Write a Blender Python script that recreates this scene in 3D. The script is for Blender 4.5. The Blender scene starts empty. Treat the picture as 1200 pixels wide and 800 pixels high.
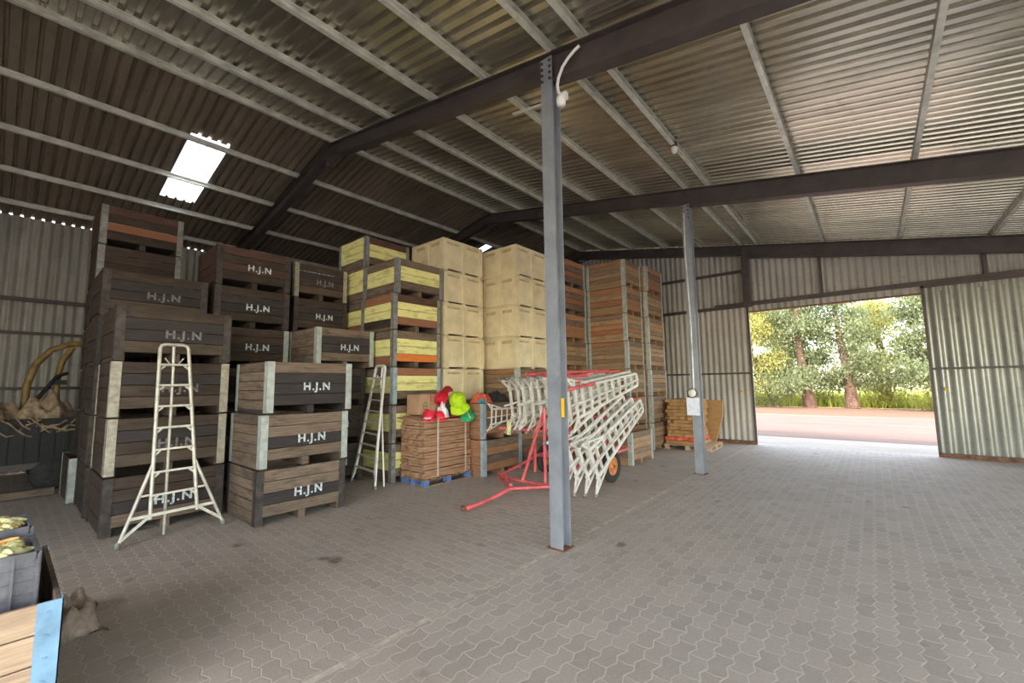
import bpy, bmesh, math, random
from mathutils import Vector, Matrix, Euler
random.seed(7)
sc = bpy.context.scene
COL = sc.collection
PI = math.pi

# ------------------------------------------------------------------ materials
def mat(name):
    m = bpy.data.materials.new(name); m.use_nodes = True
    nt = m.node_tree; b = nt.nodes['Principled BSDF']
    return m, nt, b
def N(nt, t, **kw):
    n = nt.nodes.new(t)
    for k, v in kw.items(): setattr(n, k, v)
    return n
def L(nt, a, b): nt.links.new(a, b)
def math_(nt, op, a, b=None, c=None):
    n = N(nt, 'ShaderNodeMath', operation=op)
    for i, v in enumerate((a, b, c)):
        if v is None: continue
        if isinstance(v, (int, float)): n.inputs[i].default_value = v
        else: L(nt, v, n.inputs[i])
    return n.outputs[0]
def mixc(nt, fac, a, b, mode='MIX'):
    n = N(nt, 'ShaderNodeMix', data_type='RGBA', blend_type=mode)
    for s, v in ((n.inputs[0], fac), (n.inputs[6], a), (n.inputs[7], b)):
        if isinstance(v, (int, float)): s.default_value = v
        elif isinstance(v, tuple): s.default_value = (*v, 1) if len(v) == 3 else v
        else: L(nt, v, s)
    return n.outputs[2]
def ramp(nt, fac, p0, p1):
    n = N(nt, 'ShaderNodeMapRange'); L(nt, fac, n.inputs[0])
    n.inputs[1].default_value = p0; n.inputs[2].default_value = p1
    return n.outputs[0]
def noise(nt, vec, scale, detail=4, rough=.6):
    n = N(nt, 'ShaderNodeTexNoise'); n.inputs['Scale'].default_value = scale
    n.inputs['Detail'].default_value = detail; n.inputs['Roughness'].default_value = rough
    if vec is not None: L(nt, vec, n.inputs['Vector'])
    return n.outputs['Fac']
def mapping(nt, vec, scale=(1,1,1), loc=(0,0,0)):
    n = N(nt, 'ShaderNodeMapping'); n.inputs['Scale'].default_value = scale
    n.inputs['Location'].default_value = loc; L(nt, vec, n.inputs[0]); return n.outputs[0]

def plain(name, c, rough=.6, metal=0., var=.12, scale=6., bump=0.):
    m, nt, b = mat(name)
    tc = N(nt, 'ShaderNodeTexCoord'); oi = N(nt, 'ShaderNodeObjectInfo')
    add = N(nt, 'ShaderNodeVectorMath', operation='ADD'); L(nt, tc.outputs['Object'], add.inputs[0])
    L(nt, oi.outputs['Location'], add.inputs[1])
    f = noise(nt, add.outputs[0], scale)
    lo = tuple(x*(1-2*var) for x in c); hi = tuple(min(1, x*(1+2*var)) for x in c)
    L(nt, mixc(nt, ramp(nt, f, .3, .7), lo, hi), b.inputs['Base Color'])
    b.inputs['Roughness'].default_value = rough; b.inputs['Metallic'].default_value = metal
    if bump:
        bp = N(nt, 'ShaderNodeBump'); bp.inputs['Strength'].default_value = bump; bp.inputs['Distance'].default_value = .01
        L(nt, f, bp.inputs['Height']); L(nt, bp.outputs[0], b.inputs['Normal'])
    return m

def wood(name, c, var=.35, worn=None, wornamt=.3, rough=.8, hue=.03):
    """weathered planks: fine horizontal grain, each plank (mesh island) its own tone"""
    m, nt, b = mat(name)
    tc = N(nt, 'ShaderNodeTexCoord'); oi = N(nt, 'ShaderNodeObjectInfo'); g = N(nt, 'ShaderNodeNewGeometry')
    off = N(nt, 'ShaderNodeCombineXYZ'); r = math_(nt, 'MULTIPLY', oi.outputs['Random'], 57.)
    L(nt, r, off.inputs[0]); L(nt, math_(nt, 'MULTIPLY', g.outputs['Random Per Island'], 31.), off.inputs[1])
    add = N(nt, 'ShaderNodeVectorMath', operation='ADD'); L(nt, tc.outputs['Object'], add.inputs[0]); L(nt, off.outputs[0], add.inputs[1])
    v = mapping(nt, add.outputs[0], (2.2, 2.2, 42))
    f = noise(nt, v, 1.6, 6, .65)
    f2 = noise(nt, mapping(nt, add.outputs[0], (1, 1, 3)), 3.5, 4, .6)
    isl = math_(nt, 'ADD', math_(nt, 'MULTIPLY', g.outputs['Random Per Island'], .6), math_(nt, 'MULTIPLY', oi.outputs['Random'], .4))
    dark = tuple(x*(1-var) for x in c); light = tuple(min(1, x*(1+var)) for x in c)
    base = mixc(nt, ramp(nt, f, .3, .7), dark, light)
    tone = mixc(nt, isl, (1-var*.9,)*3, (1+var*.9, 1+var*.8, 1+var*.7))
    base = mixc(nt, 1., base, tone, 'MULTIPLY')
    if worn:
        base = mixc(nt, math_(nt, 'MULTIPLY', ramp(nt, f2, .5, .68), wornamt), base, worn)
    L(nt, base, b.inputs['Base Color']); b.inputs['Roughness'].default_value = rough
    bp = N(nt, 'ShaderNodeBump'); bp.inputs['Strength'].default_value = .5; bp.inputs['Distance'].default_value = .006
    L(nt, f, bp.inputs['Height']); L(nt, bp.outputs[0], b.inputs['Normal'])
    return m

M = {}
M['wood_dark']   = wood('dark_stained_wood', (.045,.031,.023), .5, (.11,.075,.05), .5)
M['wood_darkred']= wood('red_dark_wood', (.085,.045,.033), .45, (.16,.09,.06), .4)
M['wood_brown']  = wood('weathered_wood', (.165,.122,.090), .42, (.06,.045,.036), .7)
M['band']        = wood('black_painted_plank', (.036,.030,.030), .3, (.09,.065,.05), .35)
M['wood_orange'] = wood('orange_wood', (.33,.165,.085), .35, (.2,.13,.09), .5)
M['wood_brown2'] = wood('greyed_tan_wood', (.24,.165,.11), .35, (.13,.09,.065), .5)
M['wood_dim']    = wood('dim_brown_wood', (.092,.066,.048), .4, (.045,.034,.028), .6)
M['wood_tan']    = wood('tan_wood', (.34,.22,.125), .3, (.17,.12,.08), .5)
M['wood_pine']   = wood('bare_pine_wood', (.5,.36,.25), .25, (.35,.24,.16), .5)
M['plank_orange']= wood('bright_orange_plank', (.75,.22,.045), .15)
M['plank_rust']  = wood('rust_plank', (.30,.13,.07), .3)
M['yellow']      = wood('yellow_painted_plank', (.84,.80,.34), .10, (.48,.44,.16), .8)
M['post_pale']   = plain('pale_green_grey_post', (.42,.46,.43), .5, .1, .12, 14)
M['post_dark']   = plain('dark_brown_post', (.06,.047,.042), .6, .1, .3, 14)
M['post_grey']   = plain('grey_steel_post', (.27,.27,.26), .5, .3, .2, 12)
M['post_cream']  = plain('speckled_cream_post', (.40,.37,.29), .6, 0, .16, 18)
M['post_bluegrey'] = plain('blue_grey_post', (.33,.42,.47), .5, .05, .12, 9)
M['post_blue']   = plain('light_blue_post', (.22,.40,.58), .5, 0, .12, 9)
M['stencil']     = plain('white_stencil_paint', (.56,.62,.67), .7, 0, .3, 40)
M['stencil_faded'] = plain('faded_stencil_paint', (.2,.19,.19), .7, 0, .3, 30)
M['cream']       = plain('cream_plastic', (.76,.66,.44), .5, 0, .08, 3)
M['cream_recess_shade'] = plain('recess_shade_cream', (.52,.40,.22), .6, 0, .12, 8)  # recess shade painted as a darker tone on the flat hand slots
M['alu']         = plain('bare_aluminium', (.60,.59,.55), .38, .55, .12, 10)
M['alu_bright']  = plain('bright_aluminium', (.78,.77,.72), .4, .25, .08, 10)
M['alu_cream']   = plain('dull_aluminium', (.60,.57,.49), .45, .35, .12, 10)
M['galv']        = plain('galvanised_steel', (.66,.66,.60), .45, .4, .12, 5)
M['col_steel']   = plain('grey_blue_steel_paint', (.30,.325,.37), .33, .3, .08, 4)
M['rafter']      = plain('dark_brown_steel_paint', (.075,.06,.058), .5, .1, .12, 4)
M['rust']        = plain('rusty_steel', (.20,.09,.05), .8, .1, .3, 12)
M['red']         = plain('faded_red_paint', (.68,.12,.13), .45, 0, .15, 7)
M['tyre']        = plain('black_tyre_rubber', (.035,.033,.032), .85, 0, .2, 9)
M['rim']         = plain('orange_wheel_rim', (.62,.22,.07), .5, .1, .15, 12)
M['card']        = wood('brown_cardboard', (.36,.2,.115), .18, (.5,.33,.22), .4)
M['card_far']    = wood('golden_cardboard', (.42,.24,.10), .2, (.3,.17,.08), .4)
M['card_plain']  = plain('plain_cardboard', (.50,.31,.19), .8, 0, .06, 4)
M['card_red']    = plain('red_printed_carton', (.72,.12,.08), .7, 0, .15, 12)
M['green_print'] = plain('green_print', (.12,.22,.10), .7)
M['strap']       = plain('pale_packing_strap', (.60,.48,.42), .5)
M['white']       = plain('white_plastic', (.80,.80,.78), .4, 0, .03)
M['white_cloth'] = plain('white_fabric', (.78,.80,.82), .8, 0, .06, 20)
M['red_cloth']   = plain('red_fabric', (.75,.015,.05), .7, 0, .15, 20)
M['dred_cloth']  = plain('dark_red_fabric', (.35,.015,.02), .8, 0, .15, 20)
M['lime']        = plain('lime_fabric', (.50,.78,.02), .7, 0, .1, 20)
M['green_cloth'] = plain('green_fabric', (.02,.45,.16), .7, 0, .12, 20)
M['teal_cloth']  = plain('teal_fabric', (.06,.36,.38), .7, 0, .12, 20)
M['coral']       = plain('coral_fabric', (.80,.14,.08), .7, 0, .15, 20)
M['black_cloth'] = plain('black_fabric', (.03,.03,.033), .8, 0, .3, 20)
M['black_plastic'] = plain('black_plastic', (.008,.008,.009), .6, 0, .2, 8)
M['grey_plastic'] = plain('grey_crate_plastic', (.15,.15,.17), .45, 0, .2, 12)
M['husk']        = plain('pale_yellow_husk', (.85,.72,.36), .7, 0, .22, 25)
M['husk_orange'] = plain('orange_husk', (.65,.33,.1), .7, 0, .2, 20)
M['sack']        = plain('crumpled_brown_sack', (.30,.235,.19), .6, 0, .25, 12, .4)
M['tarp']        = plain('tan_tarpaulin', (.32,.23,.15), .7, 0, .3, 10, .3)
M['hose']        = plain('yellow_ochre_pipe', (.25,.155,.045), .5, 0, .2, 8)
M['yellow_tag']  = plain('yellow_tape', (.85,.50,.02), .5, 0, .05)
M['paper']       = plain('bluish_white_paper', (.75,.80,.97), .7, 0, .08, 18)
M['glass_lamp']  = plain('frosted_lamp_cover', (.75,.73,.66), .3, 0, .05)
M['pallet_blue'] = plain('blue_painted_block', (.10,.20,.50), .6, 0, .15, 12)
M['concrete']    = plain('pale_concrete', (.56,.49,.41), .9, 0, .15, 9, .3)
M['bark']        = plain('brown_tree_bark', (.16,.09,.06), .9, 0, .3, 8, .6)

# corrugated zinc sheet
def sheet_mat(name, c, metal, rough, stain):
    m, nt, b = mat(name)
    g = N(nt, 'ShaderNodeTexCoord')
    f = noise(nt, mapping(nt, g.outputs['Object'], (.6, 2.5, .6)), 1.3, 6, .6)
    f2 = noise(nt, g.outputs['Object'], 9, 4, .6)
    c2 = tuple(x*.72 for x in c)
    base = mixc(nt, ramp(nt, f, .35, .65), c2, c)
    base = mixc(nt, math_(nt, 'MULTIPLY', ramp(nt, f2, .55, .75), .45), base, stain)
    L(nt, base, b.inputs['Base Color'])
    b.inputs['Metallic'].default_value = metal
    L(nt, math_(nt, 'ADD', math_(nt, 'MULTIPLY', f, .10), rough-.05), b.inputs['Roughness'])
    return m
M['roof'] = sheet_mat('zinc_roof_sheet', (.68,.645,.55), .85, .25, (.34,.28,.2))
M['roof_shaded'] = sheet_mat('shaded_roof_sheet', (.36,.30,.23), .55, .45, (.2,.15,.1))  # same sheeting on the west slope, its shade put into a darker colour
M['wall'] = sheet_mat('zinc_wall_sheet', (.50,.48,.44), .25, .6, (.3,.26,.22))
M['door'] = sheet_mat('weathered_door_sheet', (.46,.48,.44), .5, .36, (.16,.12,.1))

def glow_sheet():
    m, nt, b = mat('translucent_skylight_sheet')
    b.inputs['Base Color'].default_value = (.95,.95,.92,1)
    b.inputs['Roughness'].default_value = .5
    t = N(nt, 'ShaderNodeBsdfTranslucent'); t.inputs[0].default_value = (.95,.95,.93,1)
    mx = N(nt, 'ShaderNodeMixShader'); mx.inputs[0].default_value = .92
    L(nt, b.outputs[0], mx.inputs[1]); L(nt, t.outputs[0], mx.inputs[2])
    L(nt, mx.outputs[0], nt.nodes['Material Output'].inputs[0])
    return m
M['skylight'] = glow_sheet()

def paver_mat(name, swap):
    m, nt, b = mat(name)
    tc = N(nt, 'ShaderNodeTexCoord'); s = N(nt, 'ShaderNodeSeparateXYZ'); L(nt, tc.outputs['Object'], s.inputs[0])
    x, y = (s.outputs[1], s.outputs[0]) if swap else (s.outputs[0], s.outputs[1])
    # rows run along y; zig-zag edges
    def tri(v, per, amp):
        p = math_(nt, 'PINGPONG', v, per/2)
        return math_(nt, 'MULTIPLY', math_(nt, 'SUBTRACT', p, per/4), amp/(per/4))
    u = math_(nt, 'ADD', x, tri(y, .14, .013))
    w = math_(nt, 'ADD', y, tri(x, .105, .005))
    cb = N(nt, 'ShaderNodeCombineXYZ'); L(nt, w, cb.inputs[0]); L(nt, u, cb.inputs[1])
    br = N(nt, 'ShaderNodeTexBrick'); L(nt, cb.outputs[0], br.inputs['Vector'])
    br.inputs['Scale'].default_value = 1; br.inputs['Brick Width'].default_value = .21
    br.inputs['Row Height'].default_value = .105; br.inputs['Mortar Size'].default_value = .006
    br.inputs['Mortar Smooth'].default_value = .4; br.inputs['Bias'].default_value = 0
    br.inputs['Color1'].default_value = (.41,.36,.31,1); br.inputs['Color2'].default_value = (.52,.455,.395,1)
    br.inputs['Mortar'].default_value = (.66,.59,.51,1)
    f = noise(nt, tc.outputs['Object'], .55, 5, .6); f2 = noise(nt, tc.outputs['Object'], 3.2, 6, .65); f3 = noise(nt, tc.outputs['Object'], 60, 3, .6)
    base = br.outputs['Color']
    # joints filled with dust in places
    dust = mixc(nt, math_(nt, 'MULTIPLY', ramp(nt, f2, .42, .68), .6), base, (.50,.44,.38))
    dust = mixc(nt, math_(nt, 'MULTIPLY', ramp(nt, f, .42, .66), .35), dust, (.39,.315,.25))
    spots = ramp(nt, noise(nt, tc.outputs['Object'], 2.1, 2, .5), .70, .75)
    dust = mixc(nt, math_(nt, 'MULTIPLY', spots, .6), dust, (.07,.055,.045))
    grit = mixc(nt, f3, (.78,.78,.78), (1.2,1.2,1.2))
    L(nt, mixc(nt, 1., dust, grit, 'MULTIPLY'), b.inputs['Base Color'])
    b.inputs['Roughness'].default_value = .78
    bp = N(nt, 'ShaderNodeBump'); bp.inputs['Strength'].default_value = .6; bp.inputs['Distance'].default_value = .006
    h = math_(nt, 'ADD', math_(nt, 'MULTIPLY', br.outputs['Fac'], -1.), math_(nt, 'MULTIPLY', f3, .35))
    L(nt, h, bp.inputs['Height']); L(nt, bp.outputs[0], b.inputs['Normal'])
    return m
M['paver'] = paver_mat('interlocking_paver', False)
M['paver_cross'] = paver_mat('interlocking_paver_cross', True)

def ground_mat(name, c1, c2, sc1=.4, sc2=8):
    m, nt, b = mat(name)
    tc = N(nt, 'ShaderNodeTexCoord')
    f = noise(nt, mapping(nt, tc.outputs['Object'], (.3, 1.2, 1)), sc1, 6, .65); f2 = noise(nt, tc.outputs['Object'], sc2, 5, .7)
    k = math_(nt, 'ADD', math_(nt, 'MULTIPLY', f, .6), math_(nt, 'MULTIPLY', f2, .4))
    L(nt, mixc(nt, ramp(nt, k, .35, .65), c1, c2), b.inputs['Base Color']); b.inputs['Roughness'].default_value = .95
    return m
M['dirt'] = ground_mat('pink_gravel_road', (.17,.10,.075), (.24,.165,.13), 1.0)
M['yard'] = ground_mat('grey_brown_yard_gravel', (.30,.26,.21), (.42,.38,.32), 1.0)
M['apron'] = ground_mat('dusty_concrete_apron', (.33,.285,.235), (.50,.43,.35), 2.0, 14)
M['soil'] = ground_mat('red_brown_soil', (.17,.08,.045), (.25,.13,.08), 1.5)
M['grassland'] = ground_mat('yellow_green_grass_field', (.30,.32,.06), (.55,.52,.14), 1.2, 5)

def leaf_mat(name, c1, c2):
    m, nt, b = mat(name)
    g = N(nt, 'ShaderNodeNewGeometry')
    col = mixc(nt, g.outputs['Random Per Island'], c1, c2)
    L(nt, col, b.inputs['Base Color']); b.inputs['Roughness'].default_value = .7
    t = N(nt, 'ShaderNodeBsdfTranslucent'); L(nt, col, t.inputs[0])
    mx = N(nt, 'ShaderNodeMixShader'); mx.inputs[0].default_value = .45
    L(nt, b.outputs[0], mx.inputs[1]); L(nt, t.outputs[0], mx.inputs[2])
    L(nt, mx.outputs[0], nt.nodes['Material Output'].inputs[0])
    return m
M['leaf_green'] = leaf_mat('grey_green_needles', (.15,.18,.075), (.36,.40,.20))
M['leaf_yellow'] = leaf_mat('yellow_green_leaves', (.28,.28,.07), (.58,.54,.18))
M['grass_blade'] = leaf_mat('bright_grass_blades', (.34,.36,.05), (.60,.58,.14))

# ------------------------------------------------------------------ mesh helpers
class MB:
    def __init__(s): s.v = []; s.f = []; s.mi = []; s.sm = []
    def add(s, vs, fs, mi=0, smooth=False):
        o = len(s.v); s.v += [tuple(v) for v in vs]
        for f in fs: s.f.append(tuple(i+o for i in f)); s.mi.append(mi); s.sm.append(smooth)
        return s
    def box(s, x0, x1, y0, y1, z0, z1, mi=0, jit=0.):
        j = lambda: random.uniform(-jit, jit) if jit else 0
        vs = [(x+j(), y+j(), z+j()) for z in (z0, z1) for y in (y0, y1) for x in (x0, x1)]
        return s.add(vs, [(0,2,3,1),(4,5,7,6),(0,1,5,4),(2,6,7,3),(0,4,6,2),(1,3,7,5)], mi)
    def bar(s, a, b, w, h=None, up=(0,0,1), mi=0):
        """square bar a->b, w across, h along up"""
        a = Vector(a); b = Vector(b); h = w if h is None else h
        d = (b-a).normalized(); u = Vector(up)
        if abs(d.dot(u)) > .98: u = Vector((1,0,0)) if abs(d.x) < .9 else Vector((0,1,0))
        r = d.cross(u).normalized(); u = r.cross(d).normalized()
        vs = [p + r*sx*w/2 + u*sy*h/2 for p in (a, b) for sx, sy in ((-1,-1),(1,-1),(1,1),(-1,1))]
        return s.add(vs, [(3,2,1,0),(4,5,6,7),(0,1,5,4),(1,2,6,5),(2,3,7,6),(3,0,4,7)], mi)
    def tube(s, pts, r, n=10, mi=0, cap=True):
        pts = [Vector(p) for p in pts]; rs = r if isinstance(r, (list, tuple)) else [r]*len(pts)
        vs = []; fs = []; prev = None
        for i, p in enumerate(pts):
            t = (pts[min(i+1, len(pts)-1)] - pts[max(i-1, 0)]).normalized()
            if prev is None:
                u = Vector((0,0,1)) if abs(t.z) < .9 else Vector((1,0,0))
                x = t.cross(u).normalized()
            else:
                x = (prev - t*prev.dot(t)).normalized()
            prev = x; y = t.cross(x)
            for k in range(n):
                a = 2*PI*k/n; vs.append(p + (x*math.cos(a) + y*math.sin(a))*rs[i])
        for i in range(len(pts)-1):
            for k in range(n):
                fs.append((i*n+k, i*n+(k+1) % n, (i+1)*n+(k+1) % n, (i+1)*n+k))
        s.add(vs, fs, mi, True)
        if cap: s.add(vs[:n], [tuple(range(n))[::-1]], mi); s.add(vs[-n:], [tuple(range(n))], mi)
        return s
    def lathe(s, prof, c=(0,0,0), axis='z', n=24, mi=0, smooth=True):
        vs = []; c = Vector(c)
        for r, h in prof:
            for k in range(n):
                a = 2*PI*k/n; p = (r*math.cos(a), r*math.sin(a), h)
                if axis == 'x': p = (p[2], p[0], p[1])
                if axis == 'y': p = (p[0], p[2], p[1])
                vs.append(c + Vector(p))
        fs = [(i*n+k, i*n+(k+1) % n, (i+1)*n+(k+1) % n, (i+1)*n+k) for i in range(len(prof)-1) for k in range(n)]
        return s.add(vs, fs, mi, smooth)
    def ext(s, poly, d, mi=0):
        """extrude closed 3D polygon by vector d"""
        n = len(poly); d = Vector(d); a = [Vector(p) for p in poly]; b = [p + d for p in a]
        return s.add(a+b, [tuple(range(n))[::-1], tuple(range(n, 2*n))] + [(i, (i+1) % n, n+(i+1) % n, n+i) for i in range(n)], mi)
    def mesh(s, name, mats):
        me = bpy.data.meshes.new(name); me.from_pydata(s.v, [], s.f)
        for m in (mats if isinstance(mats, (list, tuple)) else [mats]): me.materials.append(m)
        me.polygons.foreach_set('material_index', s.mi); me.polygons.foreach_set('use_smooth', s.sm)
        bm = bmesh.new(); bm.from_mesh(me); bmesh.ops.recalc_face_normals(bm, faces=bm.faces); bm.to_mesh(me); bm.free()
        me.update(); return me
    def build(s, name, mats, parent=None, loc=None, raw=False):
        if raw:
            me = bpy.data.meshes.new(name); me.from_pydata(s.v, [], s.f)
            for m in (mats if isinstance(mats, (list, tuple)) else [mats]): me.materials.append(m)
            me.polygons.foreach_set('material_index', s.mi)
        else: me = s.mesh(name, mats)
        o = bpy.data.objects.new(name, me); COL.objects.link(o)
        if parent: o.parent = parent
        if loc: o.location = loc
        return o
def tag(o, label=None, cat=None, group=None, kind=None):
    if label: o['label'] = label
    if cat: o['category'] = cat
    if group: o['group'] = group
    if kind: o['kind'] = kind
    return o
def empty(name, loc=(0,0,0), rz=0., parent=None):
    o = bpy.data.objects.new(name, None); COL.objects.link(o); o.location = loc; o.rotation_euler = (0,0,rz)
    o.empty_display_size = .1
    if parent: o.parent = parent
    return o
def copy_tree(o, parent=None):
    c = o.copy(); COL.objects.link(c); c.parent = parent
    for ch in list(o.children): copy_tree(ch, c)
    return c
def struct(o, kind='structure'): o['kind'] = kind; return o

def text_mesh(txt, size, thick=.0015, bold=.012, m=None, space=1.0):
    cu = bpy.data.curves.new('lettering', 'FONT'); cu.body = txt; cu.size = size; cu.extrude = thick; cu.offset = bold*size
    cu.align_x = 'CENTER'; cu.align_y = 'CENTER'; cu.space_character = space; cu.resolution_u = 3
    o = bpy.data.objects.new('lettering', cu); COL.objects.link(o)
    dg = bpy.context.evaluated_depsgraph_get(); me = bpy.data.meshes.new_from_object(o.evaluated_get(dg))
    bpy.data.objects.remove(o); bpy.data.curves.remove(cu)
    me.materials.clear(); me.materials.append(m)
    return me

# ------------------------------------------------------------------ building constants
XR = -7.45; ZR = 6.1                      # ridge
def rz(x): return ZR - .18*(x-XR) if x > XR else ZR - .2*(XR-x)   # top of the rafters = underside of the purlins
XL, XE = -12.9, 6.3                       # left wall, right wall
YB, YF = -5.1, 12.62; YR = 1.78-50*.145                      # open back gable, far wall
PUR = .10

def profile(length, pitch, depth, flat=.55, wavy=False):
    """trapezoid rib profile: list of (t, h)"""
    pts = []; n = int(length/pitch)+1
    for i in range(n):
        t = i*pitch
        if wavy: pts += [(t+pitch*q/8, depth*(.5-.5*math.cos(2*PI*q/8))) for q in range(8)]
        else: pts += [(t, 0), (t+pitch*flat, 0), (t+pitch*(flat+.1), depth), (t+pitch*.9, depth)]
    pts = [(t, h) for t, h in pts if t < length-1e-4]
    return pts + [(length, depth), (length, 0)]

# roof sheets (ceiling): ribs run up the slope, hollow side down
def roof_sheet(name, xa, xb, ya, yb, m):
    prof = profile(yb-ya, .145, .042, .5 if 'east' in name else .64)
    mb = MB(); vs = []
    for t, h in prof:
        for x in (xa, xb): vs.append((x, ya+t, rz(x)+PUR+h))
    fs = [(2*i, 2*i+1, 2*i+3, 2*i+2) for i in range(len(prof)-1)]
    mb.add(vs, fs); return struct(mb.build(name, m))
SX0, SX1, SY0, SY1 = -10.8, -8.62, 1.78, 1.78+.145*4    # skylight hole
SX2, SX3, SY2, SY3 = -9.35, -8.75, 1.78+.145*52, 1.78+.145*54      # far skylight
roof_sheet('ceiling_east', XR+.02, XE+.3, YR, YF+.2, M['roof'])
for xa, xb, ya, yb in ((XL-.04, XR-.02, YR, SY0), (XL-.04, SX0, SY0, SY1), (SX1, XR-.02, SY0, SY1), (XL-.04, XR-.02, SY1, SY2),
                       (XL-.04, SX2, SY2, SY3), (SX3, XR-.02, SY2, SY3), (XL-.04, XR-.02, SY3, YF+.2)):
    roof_sheet('ceiling_west', xa, xb, ya, yb, M['roof_shaded'])
for i, (a, b, c, d) in enumerate(((SX0-.05, SX1+.1, SY0, SY1), (SX2-.03, SX3+.03, SY2, SY3))):
    o = roof_sheet('window_%d' % (i+1), a, b, c, d, M['skylight']); o.location.z = .003
mb = MB()
for x in (-.12, .12):
    mb.add([(XR, YB-.3, rz(XR)+PUR+.06), (XR, YF+.2, rz(XR)+PUR+.06), (XR+x*2, YF+.2, rz(XR)+PUR+.045-.2*.24), (XR+x*2, YB-.3, rz(XR)+PUR+.045-.2*.24)], [(0,1,2,3)])
struct(mb.build('trim_ridge_capping', M['galv']))

# purlins: lipped channels lying on the rafters
def purlin(x):
    mb = MB(); z = rz(x); w, h, l = .055, PUR-.008, .015
    poly = [(0,0),(w,0),(w,l),(w-.004,l),(w-.004,.004),(.004,.004),(.004,h-.004),(w-.004,h-.004),(w-.004,h-l),(w,h-l),(w,h),(0,h)]
    mb.ext([(x+a, YB-.2, z+b+.002) for a, b in poly], (0, YF-YB+.3, 0))
    return struct(mb.build('trim_purlin', M['galv']))
PX = [-12.3,-11.15,-9.95,-8.7,-7.32,-6.45,-5.5,-4.45,-3.45,-2.45,-2.05,-.7,.65,2.0,3.35,4.7,6.0]
for x in PX: purlin(x)

# rafters: I beams across the building
def ibeam(name, a, b, h, w, tf=.012, tw=.009, m=None, updir=(0,0,1)):
    a = Vector(a); b = Vector(b); mb = MB()   # a,b on the top centre line
    d = Vector((0,0,-1))
    mb.bar(a + d*tf/2, b + d*tf/2, w, tf); mb.bar(a + d*(h-tf/2), b + d*(h-tf/2), w, tf)
    mb.bar(a + d*h/2, b + d*h/2, tw, h-2*tf)
    return mb
for y in (-.72, 3.65, 8.02, 12.42):
    root = empty('steel_rafter', (0,0,0)); struct(root)
    ibeam('r', (-2.4, y, rz(-2.4)), (XE, y, rz(XE)), .33, .16).build('rafter_beam', M['rafter'], root)
    ibeam('r', (XR, y, rz(XR)), (-2.4, y, rz(-2.4)), .26, .14).build('rafter_beam', M['rafter'], root)
    ibeam('r', (XL, y, rz(XL)), (XR, y, rz(XR)), .26, .14).build('rafter_beam', M['rafter'], root)
    mb = MB()   # apex haunch plates with bolts
    zt = rz(XR)
    mb.ext([(XR-.02, y-.07, zt-.24), (XR+.02, y-.07, zt-.24), (XR+.02, y-.07, zt-.42), (XR-.02, y-.07, zt-.42)], (0,.14,0))
    mb.ext([(XR-.55, y-.006, zt-.36), (XR+.55, y-.006, zt-.35), (XR, y-.006, zt-.42)], (0,.012,0))
    for k in range(3): mb.lathe([(0,-.05),(.014,-.05),(.014,.05),(0,.05)], (XR, y-.03, zt-.28-.05*k), 'x', 8, smooth=False)
    mb.build('apex_plate', M['rafter'], root)

# steel columns
def column(x, y, label, top):
    root = tag(empty('steel_column', (x, y, 0)), label, 'column')
    mb = MB(); w, d, tf, tw = .145, .15, .010, .008
    mb.box(-w/2, w/2, -d/2, -d/2+tf, 0, top); mb.box(-w/2, w/2, d/2-tf, d/2, 0, top); mb.box(-tw/2, tw/2, -d/2+tf, d/2-tf, 0, top)
    mb.build('shaft', M['col_steel'], root)
    mb = MB(); mb.box(-.10, .10, -.10, .10, 0, .010)
    mb.build('base_plate', M['rust'], root)
    mb = MB()
    for sx in (-1, 1):
        for k in range(4): mb.box(sx*.05-.012, sx*.05+.012, -d/2-.02, -d/2, top-.06-.07*k, top-.04-.07*k)
    mb.build('bolt', M['rafter'], root)
    return root
c1 = column(-2.47, 3.65, 'near blue-grey steel column rising from the paved floor, with yellow tape patch', rz(-2.4)-.05)
c2 = column(-2.43, 8.02, 'farther slim steel column with the bluish notice paper fixed on it', rz(-2.4)-.30)
mb = MB(); mb.box(.074, .080, -.05, .0, 1.27, 1.46); mb.build('tape_patch', M['yellow_tag'], c1)['label'] = 'yellow tape patch'
c3 = empty('steel_column', (-2.36, 12.42, 0)); struct(c3)
mb = MB(); mb.box(-.08,.08,-.08,.08,3.55,rz(-2.36)-.3); mb.build('shaft', M['rafter'], c3)
# small bracket between column and rafter
mb = MB(); mb.bar((-2.98, 3.62, 4.66+.08), (-2.52, 3.62, 4.66), .035, .012); tag(mb.build('steel_bracket', M['galv']), 'short pale steel strap spanning rafter and near column top', 'bracket')
# conduit with white lamp holder
cd = tag(empty('conduit_lamp', (-2.30, 3.56, 4.60)), 'white lamp holder on a curved white conduit at the near column top', 'light fitting')
mb = MB(); pts = [(.26,.0,.44),(.2,-.0,.42),(.13,-.01,.37),(.06,-.015,.30),(.01,-.02,.2),(-.005,-.02,.12),(.0,-.015,.05),(.03,-.01,.0)]
mb.tube(pts, .016, 8); mb.build('conduit', M['white'], cd)
mb = MB(); mb.lathe([(0,-.12),(.045,-.11),(.05,-.04),(.035,.0),(.0,.01)], (.03,-.01,0), 'z', 14); mb.box(.05,.10,-.03,.02,-.06,.01)
mb.build('lamp_holder', M['white'], cd)
# second light under the lean-to purlin
lf = tag(empty('ceiling_lamp', (-2.02, 6.24, rz(-2.02)+.06)), 'small white globe lamp under a purlin of the corrugated roof', 'lamp')
mb = MB(); mb.lathe([(0,-.0),(.05,-.0),(.055,-.05),(.04,-.07),(0,-.07)], n=14); mb.build('lamp_base', M['rafter'], lf)
mb = MB(); mb.lathe([(0,-.17),(.03,-.16),(.045,-.12),(.045,-.08),(.035,-.07)], n=14); mb.build('lamp_globe', M['glass_lamp'], lf)
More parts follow.
